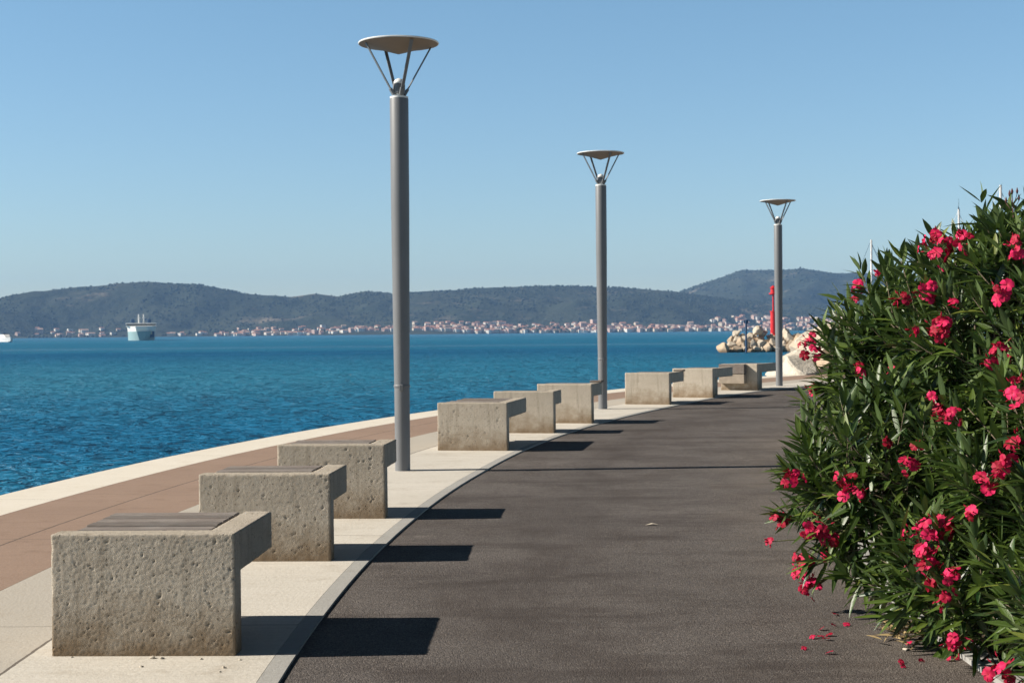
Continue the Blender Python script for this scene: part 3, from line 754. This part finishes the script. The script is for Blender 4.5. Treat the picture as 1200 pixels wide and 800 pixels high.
def bench(fr, yaw, depth, H, res, pits, seed, label, overhang=False, front_wood=False, arm=.13):
    a = R(yaw); x, y = fr
    # the thing's base: the outer corner of the front slab, on the side away from the road
    ox, oy = x - math.cos(a) * W, y + math.sin(a) * W
    root = empty('concrete_bench', (ox, oy, gz(oy)), -a)
    tag(root, label, 'bench', 'concrete benches along the promenade')
    T, AH = .13, .175
    Vs, Qs, off = [], [], 0
    for (b, pp, sd, rr) in (((0, W, 0, T, -.03, H), pits, seed, res), ((W - arm, W - .001, T - .03, depth, H - AH, H - .0015), pits // 3, seed + 40, res * 1.3),
                       ((.10, .52, T - .03, depth - .1, -.03, H - .14), 0, seed + 60, res * 2.5)):
        V, Q = rough_box(*b, rr, .0015, .0055, sd, pp); Vs.append(V); Qs.append(Q + off); off += len(V)
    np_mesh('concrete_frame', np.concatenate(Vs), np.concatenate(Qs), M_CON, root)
    mb = MB(); y0 = T + .012; x1 = W - arm - .024; n = max(3, round((depth - y0) / .125)); pw = (depth - y0) / n
    for i in range(n):
        dz = random.uniform(-.006, .004)
        mb.box(.035 + random.uniform(-.004, .004), x1, y0 + i * pw + .006, y0 + (i + 1) * pw - .006, H - .05 + dz, H - .008 + dz, i % 2, .006)
    mb.box(.05, W - arm + .012, y0 - .02, depth - .03, H - .135, H - .060, 0)  # unseen under-board, run into the arm to stop sunlight leaking through the gap
    if overhang: mb.box(x1 + .004, W + .02, depth - .16, depth + .03, H + .002, H + .03, 0, .004)
    mb.box(.04, x1, depth - .024, depth + .004, H - .16, H - .055, 0, .003)
    mb.build('wooden_seat', [M_WOOD, M_WOOD2], root)
    if front_wood:
        mb = MB(); mb.box(.01, .56, -.15, -.004, H - .20, H - .005, 0, .006); mb.build('seat_plank', M_WOOD, root)
        mb = MB(); mb.box(.01, .56, -.15, -.004, H - .40, H - .21, 0, .006); mb.build('seat_plank', M_PLANK, root)
    return root
M_PLANK = plain('pale_plank', (.30, .245, .19), .8, 0, .2, 8)
BENCHES = [
    ((-1.19, 6.53), 2.0, .84, .520, .0055, 170, 'nearest concrete bench, stained brown at its foot, with weathered plank seat'),
    ((-1.09, 9.13), 2.6, .66, .520, .0075, 90, 'second concrete bench from the front, partly hidden behind the nearest bench'),
    ((-0.93, 11.12), 4.0, .60, .535, .0085, 70, 'third concrete bench, just in front of the tallest lamp'),
    ((-0.06, 16.97), 9.5, 1.37, .530, .012, 40, 'first concrete bench beyond the tallest lamp, with the broad shadow on the road'),
    ((0.53, 19.61), 11, .60, .535, .015, 20, 'middle one of the three concrete benches between the tallest and middle lamps'),
    ((1.11, 21.46), 15, .72, .550, .015, 20, 'concrete bench standing just left of the middle lamp foot'),
    ((2.68, 26.17), 20, 1.03, .540, .02, 0, 'concrete bench just right of the middle lamp, first of the far three'),
    ((3.71, 28.39), 25, 1.25, .540, .02, 0, 'middle one of the three far concrete benches'),
    ((4.98, 31.20), 29, 1.13, .540, .02, 0, 'farthest concrete bench, with wooden boards on its front, left of the farthest lamp'),
]
for i, (fr, yaw, dep, H, res, pits, lab) in enumerate(BENCHES):
    bench(fr, yaw, dep, H, res, pits, 11 + i * 7, lab, overhang=i in (5, 6), front_wood=i == 8)

# ------------------------------------------------------------------ lamps
def lamp(x, y, top, label):
    root = empty('street_lamp', (x, y, gz(y))); tag(root, label, 'street lamp', 'street lamps along the promenade')
    P0 = top - .535
    mb = MB(); mb.lathe([(.073, -.05), (.074, .8), (.080, 1.4), (.089, 2.6), (.090, P0 - .01), (.086, P0)], 32); mb.build('pole', M_POLE, root, 'auto')
    mb = MB(); mb.lathe([(.0765, .80), (.0795, .805), (.0795, .822), (.0765, .827)], 32, cap=False)
    mb.box(-.02, .02, -.105, -.075, .77, .83, 0, .004); mb.build('clamp_band', M_POLE, root, 'auto')
    mb = MB(); mb.lathe([(.088, P0 + .001), (.088, P0 + .018), (.045, P0 + .026), (.040, P0 + .045)], 28); mb.build('collar', M_WHITE, root, 'auto')
    mb = MB(); mb.lathe([(.058, P0 + .046), (.060, P0 + .135), (.054, P0 + .14)], 24); mb.build('lamp_housing', M_POLE, root, 'auto')
    mb = MB(); mb.lathe([(.053, P0 + .141), (.050, P0 + .160), (.036, P0 + .182), (.012, P0 + .194)], 24); mb.build('lamp_dome', M_WHITE, root, True)
    for k in range(4):
        a = R(-64 + 90 * k)
        d = Vector((math.cos(a), math.sin(a), 0)); tn = Vector((-d.y, d.x, 0))
        p0 = d * .064 + Vector((0, 0, P0 + .05)); p1 = d * .335 + Vector((0, 0, top - .022))
        ax = (p1 - p0).normalized(); nn = ax.cross(tn)
        mb = MB(); mt = Matrix((tn, nn, ax)).transposed()
        mb.box(-.016, .016, -.004, .004, 0, (p1 - p0).length, 0, 0, mt, p0)
        mb.box(-.02, .02, -.012, .012, -.02, .05, 0, .003, mt, p0); mb.build('strut', M_STRUT, root)
    mb = MB(); mb.lathe([(.385, top - .012), (.388, top - .004), (.384, top + .002), (.30, top + .008), (.02, top + .014)], 56); mb.build('canopy', M_WHITE, root, 'auto')
    mb = MB(); mb.lathe([(.012, top - .108), (.06, top - .094), (.20, top - .052), (.34, top - .018), (.379, top - .0125)], 56, cap=False); mb.build('reflector', M_CAPU, root, 'auto')
    return root
lamp(-1.064, 14.79, 4.11, 'tallest looking grey lamp with disc top, nearest the camera, beside the third bench')
lamp(1.473, 25.07, 4.17, 'middle one of the three grey disc topped lamps')
lamp(5.80, 33.37, 4.02, 'farthest grey disc topped lamp, in front of the white boulders and red beacon')

# ------------------------------------------------------------------ the oleander
ELL = [  # centre, radii: the shrub's overlapping masses of branches
    ((2.84, 8.3, .92), (.86, 1.4, .80)),
    ((1.99, 7.42, .65), (.57, .60, .38)),
    ((2.70, 7.45, 1.27), (.70, .95, .63)),
    ((2.42, 6.5, .68), (.50, .75, .52)),
    ((2.22, 8.5, 1.12), (.40, .6, .40)),
    ((3.2, 6.8, 1.02), (.88, 1.2, .60)),
    ((2.45, 5.65, .32), (.54, .70, .34)),
    ((2.22, 5.30, .24), (.36, .50, .26)),
    ((2.10, 6.55, .30), (.42, .62, .26)),
]
EC = np.array([e[0] for e in ELL]); ER = np.array([e[1] for e in ELL])
def inside(Pt, k=1.0):
    q = (Pt[:, None] - EC[None]) / (ER[None] * k); return (np.sqrt((q ** 2).sum(-1))).min(1)
ole = empty('oleander', (2.6, 7.4, gz(7.4))); tag(ole, 'big oleander shrub with narrow dark leaves and red pink blossom beside the road', 'shrub')
OB = np.array([2.6, 7.4, gz(7.4)])
def unit(v): return v / np.maximum(np.linalg.norm(v, axis=-1, keepdims=True), 1e-9)
def make_shoots(n, k0, k1):
    w = (ER[:, 0] * ER[:, 1] + ER[:, 1] * ER[:, 2] + ER[:, 0] * ER[:, 2]); w = w / w.sum()
    e = rng.choice(len(ELL), n * 3, p=w); d = unit(rng.normal(size=(n * 3, 3)))
    k = rng.uniform(k0, k1, (n * 3, 1)); Pt = EC[e] + d * ER[e] * k
    outw = unit(d / ER[e])
    keep = (inside(Pt) > k0 - .02) & (Pt[:, 2] > .06 + gz(Pt[:, 1])) & ((Pt[:, 0] < 3.3) | (rng.random(n * 3) < .35))
    Pt, outw = Pt[keep][:n], outw[keep][:n]
    dr = unit(outw * .75 + np.array([0, 0, .55]) + rng.normal(size=Pt.shape) * .30)
    return Pt, dr
def leaves(base, axis, length, width, curv, fold, tint):
    n = len(base); upv_ = np.array([0, 0, 1.0]) + rng.normal(size=(n, 3)) * .35
    side = unit(np.cross(axis, upv_)); nrm = unit(np.cross(side, axis))
    t = np.array([0, .12, .32, .58, .82, 1.0]); wv = np.array([.10, .55, .98, .90, .45, .0])
    ctr = base[:, None] + axis[:, None] * (length[:, None] * t)[..., None] + nrm[:, None] * (curv[:, None] * length[:, None] * t ** 2)[..., None]
    hw = (width[:, None] * .5 * wv)[..., None]
    up_ = nrm[:, None] * hw * fold[:, None, None]
    V = np.stack([ctr - side[:, None] * hw + up_, ctr, ctr + side[:, None] * hw + up_], 2)   # n,6,3,3
    idx = np.arange(18).reshape(6, 3); q = []
    for i in range(5):
        for j in range(2): q.append((idx[i, j], idx[i, j + 1], idx[i + 1, j + 1], idx[i + 1, j]))
    Q = (np.array(q)[None] + (np.arange(n) * 18)[:, None, None]).reshape(-1, 4)
    ac = np.tile(np.array([0, 1, 0.]), 6 * n)
    return V.reshape(-1, 3), Q, np.repeat(tint, 18), ac
LV = []
tips = []
def shoot_leaves(Pt, dr, L, nwh, lmul=1.0):
    n = len(Pt)
    for wq in range(nwh):
        t = (wq + .4) / nwh
        bend = dr + np.array([0, 0, .25]) * t; ax = unit(bend)
        b0 = Pt + dr * (L * t)[:, None] + np.array([0, 0, 1]) * (L * .06 * t * t)[:, None]
        a = unit(np.cross(ax, np.array([.3, .2, 1.0]))); b = np.cross(ax, a)
        for k in range(3):
            keep = rng.random(n) < .93
            th = wq * 1.047 + k * 2.094 + rng.normal(size=n) * .22
            open_ = np.radians(82 - 58 * t + rng.normal(size=n) * 9)
            rad = a * np.cos(th)[:, None] + b * np.sin(th)[:, None]
            la = unit(ax * np.cos(open_)[:, None] + rad * np.sin(open_)[:, None] - np.array([0, 0, .10]))
            ln = rng.uniform(.135, .20, n) * lmul * (1.0 - .35 * max(0, t - .6) / .4)
            tint = np.clip(rng.beta(1.2, 2.4, n) + (.20 if t > .8 else 0), 0, .97)
            tint = np.where(rng.random(n) < .018, 1.0, tint)
            LV.append([x[keep] for x in (b0, la, ln, rng.uniform(.023, .034, n) * lmul, rng.normal(size=n) * .10 - .10, rng.uniform(.1, .5, n), tint)])
P1, D1_ = make_shoots(1020, .90, 1.04); L1 = rng.uniform(.22, .38, len(P1)); P1 = P1 - D1_ * (L1 * .55)[:, None]
shoot_leaves(P1, D1_, L1, 8)
P2, D2_ = make_shoots(420, .55, .88); L2 = rng.uniform(.2, .34, len(P2)); shoot_leaves(P2, D2_, L2, 6, 1.05)
# long leaders that break the outline
lead = [(1182, 290, 7.3, .42), (1145, 300, 7.4, .40), (1098, 300, 7.6, .34), (1080, 318, 7.8, .34), (1040, 335, 8.1, .33), (1015, 335, 8.3, .38), (985, 385, 8.5, .40), (970, 405, 8.4, .35), (1120, 310, 7.5, .34),
        (1165, 295, 7.2, .42), (1195, 300, 7.0, .36), (955, 480, 8.1, .3), (945, 555, 7.8, .3), (930, 610, 7.5, .3), (960, 660, 7.3, .3), (1000, 680, 7.0, .3), (1030, 690, 6.9, .3), (1060, 320, 7.9, .3)]
LP = []; LD = []; LL = []
for px, py, Y, L in lead:
    p = np.array(at(px, py, Y)); c = EC[np.argmin(np.linalg.norm((p - EC) / ER, axis=1))]
    d = unit(unit(p - c) * .45 + np.array([0, -.05, .8 if py < 450 else .15]) + rng.normal(size=3) * .12)
    LP.append(p - d * L * .75); LD.append(d); LL.append(L)
LP, LD, LL = np.array(LP), np.array(LD), np.array(LL)
shoot_leaves(LP, LD, LL, 11)
cat = [np.concatenate([l[i] for l in LV]) for i in range(7)]
V, Q, ti, ac = leaves(*cat)
V[:, 2] = np.maximum(V[:, 2], gz(V[:, 1]) - .02 + .004)
np_mesh('foliage', V - OB, Q, M_LEAF, ole, True, {'tint': ti, 'across': ac})
# branches
mb = MB()
allP = np.concatenate([P1, P2[:250], LP]); allD = np.concatenate([D1_, D2_[:250], LD]); allL = np.concatenate([L1, L2[:250], LL])
roots = [Vector((rng.uniform(2.15, 3.1), rng.uniform(5.9, 9.2), 0)) for _ in range(26)]
for r in roots: r.z = gz(r.y)
for i in range(len(allP)):
    p = Vector(allP[i]); d = Vector(allD[i]); tip = p + d * allL[i]
    if i % 3 == 0 or i >= len(allP) - len(LP):
        r = min(roots, key=lambda q: (q.xy - p.xy).length + random.uniform(0, .35))
        m1 = r.lerp(p, .45) + Vector((0, 0, .12)); m1.x = r.x * .6 + m1.x * .4
        pts = [r, m1, p - d * .08, p, tip]; rad = [.013, .009, .005, .004, .002]
    else: pts = [p - d * .12 - Vector((0, 0, .05)), p, tip]; rad = [.005, .004, .002]
    mb.tube([q - Vector(OB) for q in pts], rad, 5)
mb.build('branches', M_STEM, ole, True)

# blossom
def flower_arrays(c, nrm, size, r):
    """five petals around centre c facing nrm"""
    Vv, Qq, tt, aa = [], [], [], []
    a = unit(np.cross(nrm, np.array([.2, .5, 1.0]))); b = np.cross(nrm, a); ph = r.uniform(0, 6.3); cup = r.uniform(.2, 1.0); tn = np.clip(r.normal(.48, .38), 0, 1)
    for k in range(5):
        th = ph + k * 2 * math.pi / 5; dv = a * math.cos(th) + b * math.sin(th); sv = -a * math.sin(th) + b * math.cos(th)
        bend = r.uniform(-.25, .25); tw = r.uniform(.1, .45)
        for t, w in ((0.05, .10), (.4, .30), (.75, .44), (1.0, .30)):
            h = cup * t - (cup + .1) * t * t * .9 + bend * t * t * .3
            for s in (-1, 0, 1):
                Vv.append(c + dv * size * t + sv * size * w * s * 1.05 + nrm * size * (h + tw * s * w * .6 + (.05 if s else 0)))
                tt.append(np.clip(tn + r.normal() * .12, 0, 1)); aa.append(t)
        o = len(Vv) - 12
        for i in range(3):
            for j in range(2): Qq.append((o + i * 3 + j, o + i * 3 + j + 1, o + i * 3 + j + 4, o + i * 3 + j + 3))
    return Vv, Qq, tt, aa
def cluster(pos, d, n, spread, seed, size=.030):
    r = np.random.default_rng(seed); Vv, Qq, tt, aa = [], [], [], []
    stalk = MB(); base = pos - d * .13
    for i in range(n):
        o = unit(d * .55 + r.normal(size=3) * .75 + np.array([-.05, -.35, .15])) if n > 1 else unit(d + np.array([0, -.6, .2]))
        c = pos + o * spread * r.uniform(.35, 1.15)
        v, q, t, a = flower_arrays(c, unit(o * .9 + r.normal(size=3) * .55 + np.array([-.12, -.2, .1])), size * r.uniform(.6, 1.15), r)
        k = len(Vv); Vv += v; Qq += [tuple(k + x for x in f) for f in q]; tt += t; aa += a
        stalk.tube([Vector(base - OB), Vector(pos - o * .01 - OB), Vector(c - OB)], [.003, .0022, .0016], 5)
    for i in range(3 + n // 3):                          # pointed closed buds
        o = unit(d * .8 + r.normal(size=3) * .6); c = pos + o * spread * r.uniform(.7, 1.1)
        stalk.tube([Vector(pos - OB), Vector(c - OB)], .0014, 4)
        k = len(Vv); sd = unit(np.cross(o, np.array([.1, .9, .4]))); s2 = np.cross(o, sd)
        for t, w in ((0, .002), (.4, .0045), (1, .001)):
            for q in range(4): Vv.append(c + o * .022 * t + (sd * math.cos(q * 1.57) + s2 * math.sin(q * 1.57)) * w); tt.append(.1); aa.append(.8)
        for lv in range(2):
            for q in range(4): Qq.append((k + lv * 4 + q, k + lv * 4 + (q + 1) % 4, k + lv * 4 + 4 + (q + 1) % 4, k + lv * 4 + 4 + q))
    o = np_mesh('flower_cluster', np.array(Vv) - OB, np.array(Qq), M_PETAL, ole, True, {'tint': np.array(tt), 'across': np.array(aa)})
    sk = stalk.build('flower_stalk', M_STALK, o)
    return o
def on_bush(px, py, grow=1.10):
    d = np.array(ray(px, py)); o = np.array([0, 0, EYE]); best = None
    for c, r in zip(EC, ER * grow):
        dd, oo = d / r, (o - c) / r; A_, B_, C_ = dd @ dd, 2 * dd @ oo, oo @ oo - 1; disc = B_ * B_ - 4 * A_ * C_
        if disc > 0:
            t = (-B_ - math.sqrt(disc)) / (2 * A_)
            if best is None or t < best[0]: best = (t, c, r)
    if best is None:
        t = min(((c - o) @ d / (d @ d) for c in EC), key=lambda t: inside((o + d * t)[None])[0])
        p = o + d * t; c = EC[np.argmin(np.linalg.norm((p - EC) / ER, axis=1))]; return p, unit(p - c)
    p = o + d * best[0]; return p, unit((p - best[1]) / best[2] ** 2)
FL = [(1030, 322, 2, .03), (1010, 338, 4, .035), (1003, 352, 1, .02), (952, 405, 7, .05), (1100, 295, 11, .075), (1128, 285, 5, .04), (1085, 348, 4, .04), (1103, 390, 8, .055), (1072, 388, 2, .025), (1195, 295, 5, .05), (1172, 345, 3, .05),
      (1012, 436, 3, .035), (955, 457, 3, .035), (1100, 485, 4, .035), (1120, 494, 6, .05), (1095, 465, 1, .02), (1075, 525, 2, .025), (1066, 547, 3, .03), (990, 562, 3, .035), (1003, 580, 5, .045), (931, 562, 3, .035), (926, 552, 2, .02),
      (960, 618, 8, .06), (918, 608, 3, .04), (903, 634, 1, .02), (975, 632, 3, .03), (948, 664, 7, .06), (955, 685, 6, .045), (970, 650, 2, .025), (1080, 642, 11, .075), (1105, 622, 7, .055), (1092, 658, 6, .05), (1118, 676, 3, .03), (1092, 688, 2, .025), (1110, 702, 3, .03),
      (1122, 750, 5, .045), (1150, 790, 5, .05), (1176, 788, 5, .05), (1182, 546, 4, .05), (1165, 566, 4, .04), (1150, 560, 1, .02), (1194, 460, 4, .05), (1170, 410, 3, .04), (1160, 425, 2, .03), (1047, 432, 1, .02), (1055, 352, 3, .035), (1090, 340, 3, .03), (1122, 355, 2, .03), (1180, 420, 2, .03), (1040, 520, 1, .02), (1140, 600, 2, .03), (1195, 520, 3, .04)]
for i, (px, py, n, sp_) in enumerate(FL):
    p, nr = on_bush(px, py, 1.22); cluster(p, unit(nr + np.array([0, -.1, .3])), n if n < 3 else round(n * 1.7), sp_ * (1.3 if n > 2 else 1), 500 + i, .0275)
# spent seed head on a bare stalk above the shrub
mb = MB(); b0 = Vector(at(1190, 290, 7.2)) - Vector(OB)
t0 = Vector(at(1188, 262, 7.2)) - Vector(OB); t1 = Vector(at(1186, 228, 7.2)) - Vector(OB)
mb.tube([b0, t0, t1], [.004, .003, .002], 6)
for (qx, qy, rx, ry) in ((1188, 250, 1179, 238), (1187, 244, 1192, 227), (1187, 240, 1183, 230), (1188, 247, 1194, 235)):
    e = Vector(at(rx, ry, 7.2)) - Vector(OB); mb.tube([Vector(at(qx, qy, 7.2)) - Vector(OB), e], .0016, 5); mb.tube([e, e + Vector((0, 0, .012)), e + Vector((0, 0, .03))], [.003, .006, .001], 6)
mb.tube([t1, t1 + Vector((0, 0, .015)), t1 + Vector((0, 0, .03))], [.003, .007, .001], 6)
mb.build('seed_head', M_SEED if 'M_SEED' in globals() else plain('dry_seed', (.12, .05, .05), .8), ole, True)

# ------------------------------------------------------------------ small things on the ground
for i, (px, py) in enumerate(((942, 761), (952, 748), (961, 747), (969, 750), (971, 745), (963, 738), (977, 734), (992, 733), (978, 721), (972, 766), (1056, 777), (1058, 782), (1080, 776), (1112, 774), (1121, 773), (1065, 755))):
    x, y = G(px, py, -.012); r = np.random.default_rng(900 + i); z = gz(y) - .012
    Vv, Qq, tt, aa = flower_arrays(np.array([0, 0, .008]), unit(np.array([r.normal() * .5, r.normal() * .5, 1])), .016, r)
    Vv = np.array(Vv); Vv[:, 2] = np.abs(Vv[:, 2]) * .9 + .001; Vv[:, 0] *= r.uniform(.7, 1.4)
    o = np_mesh('fallen_blossom', Vv, np.array(Qq), M_PETAL, None, True, {'tint': np.array(tt) * .6, 'across': np.array(aa)})
    o.location = (x, y, z)
    w_ = 'by the garden kerb' if px > 1040 else 'on the open asphalt'
    tag(o, f'small shrivelled pink blossom fallen {w_}', 'blossom', f'fallen blossoms {w_}')
lit = []
for _ in range(70):
    px, py = random.gauss(1058, 14), random.gauss(744, 7); x, y = G(px, py, -.01)
    th = random.uniform(0, 6.3); lit.append((np.array([x, y, gz(y) - .008 + random.uniform(0, .03)]), np.array([math.cos(th), math.sin(th), random.uniform(-.1, .25)])))
b_ = np.array([q[0] for q in lit]); a_ = unit(np.array([q[1] for q in lit])); n = len(lit)
V, Q, ti, ac = leaves(b_, a_, rng.uniform(.06, .13, n), rng.uniform(.008, .016, n), rng.normal(size=n) * .1, rng.uniform(.2, .8, n), np.zeros(n))
tag(np_mesh('leaf_litter', V, Q, plain('dry_leaf', (.28, .20, .09), .8, 0, .3, 30), None, True), 'dry yellow leaves and twigs heaped at the shrub foot', 'leaf litter', kind='stuff')
PEB = [rock_mesh(300 + i, 1) for i in range(4)]
M_PEB = plain('pebble_stone', (.48, .42, .34), .9)
for me in PEB: me.materials.clear(); me.materials.append(M_PEB)
for px, py, s, lab in ((178, 771, .012, 'bench foot'), (190, 771.5, .010, 'bench foot'), (236, 772, .007, 'bench foot'), (281, 773, .007, 'bench foot'), (84, 770, .006, 'bench foot'), (262, 782, .008, 'kerb'), (258, 787, .006, 'kerb'), (166, 781, .007, 'bench foot'), (1060, 761, .014, 'garden kerb')):
    off = -.012 if px > 400 else 0; x, y = G(px, py, off); o = link('pebble', random.choice(PEB), None, True, (x, y, gz(y) + off + s * .3)); o.scale = (s * 1.3, s, s * .6); o.rotation_euler.z = random.uniform(0, 6)
    tag(o, {'bench foot': 'tiny pebble lying at the foot of the nearest bench', 'kerb': 'tiny pebble between the nearest bench and kerb', 'garden kerb': 'small pale stone lying by the garden kerb'}[lab], 'pebble', f'pebbles at the {lab}')
x, y = G(764, 615, -.012)
mb = MB(); mb.add([(-.05, -.01, .002), (0, -.022, .012), (.05, 0, .003), (.02, .025, .010), (-.03, .02, .004), (0, 0, .016)], [(0, 1, 5), (1, 2, 5), (2, 3, 5), (3, 4, 5), (4, 0, 5)])
o = mb.build('paper_scrap', plain('pale_scrap', (.55, .48, .38), .9)); o.location = (x, y, gz(y) - .012); tag(o, 'pale scrap lying alone in the middle of the road', 'litter')

# ------------------------------------------------------------------ haze over the bay
mh = bpy.data.materials.new('haze'); mh.use_nodes = True; hn = mh.node_tree.nodes; hn.remove(hn['Principled BSDF'])
pv = hn.new('ShaderNodeVolumePrincipled'); pv.inputs['Color'].default_value = (.30, .56, 1.0, 1); pv.inputs['Density'].default_value = HAZE if 'HAZE' in globals() else 6.8e-5
pv.inputs['Anisotropy'].default_value = 0.0
mh.node_tree.links.new(pv.outputs[0], hn['Material Output'].inputs['Volume'])
mb = MB(); mb.box(-9500, 9500, -3000, 8600, -40, 330)
tag(mb.build('haze', mh), 'thin blue haze over the bay', 'haze', kind='stuff')
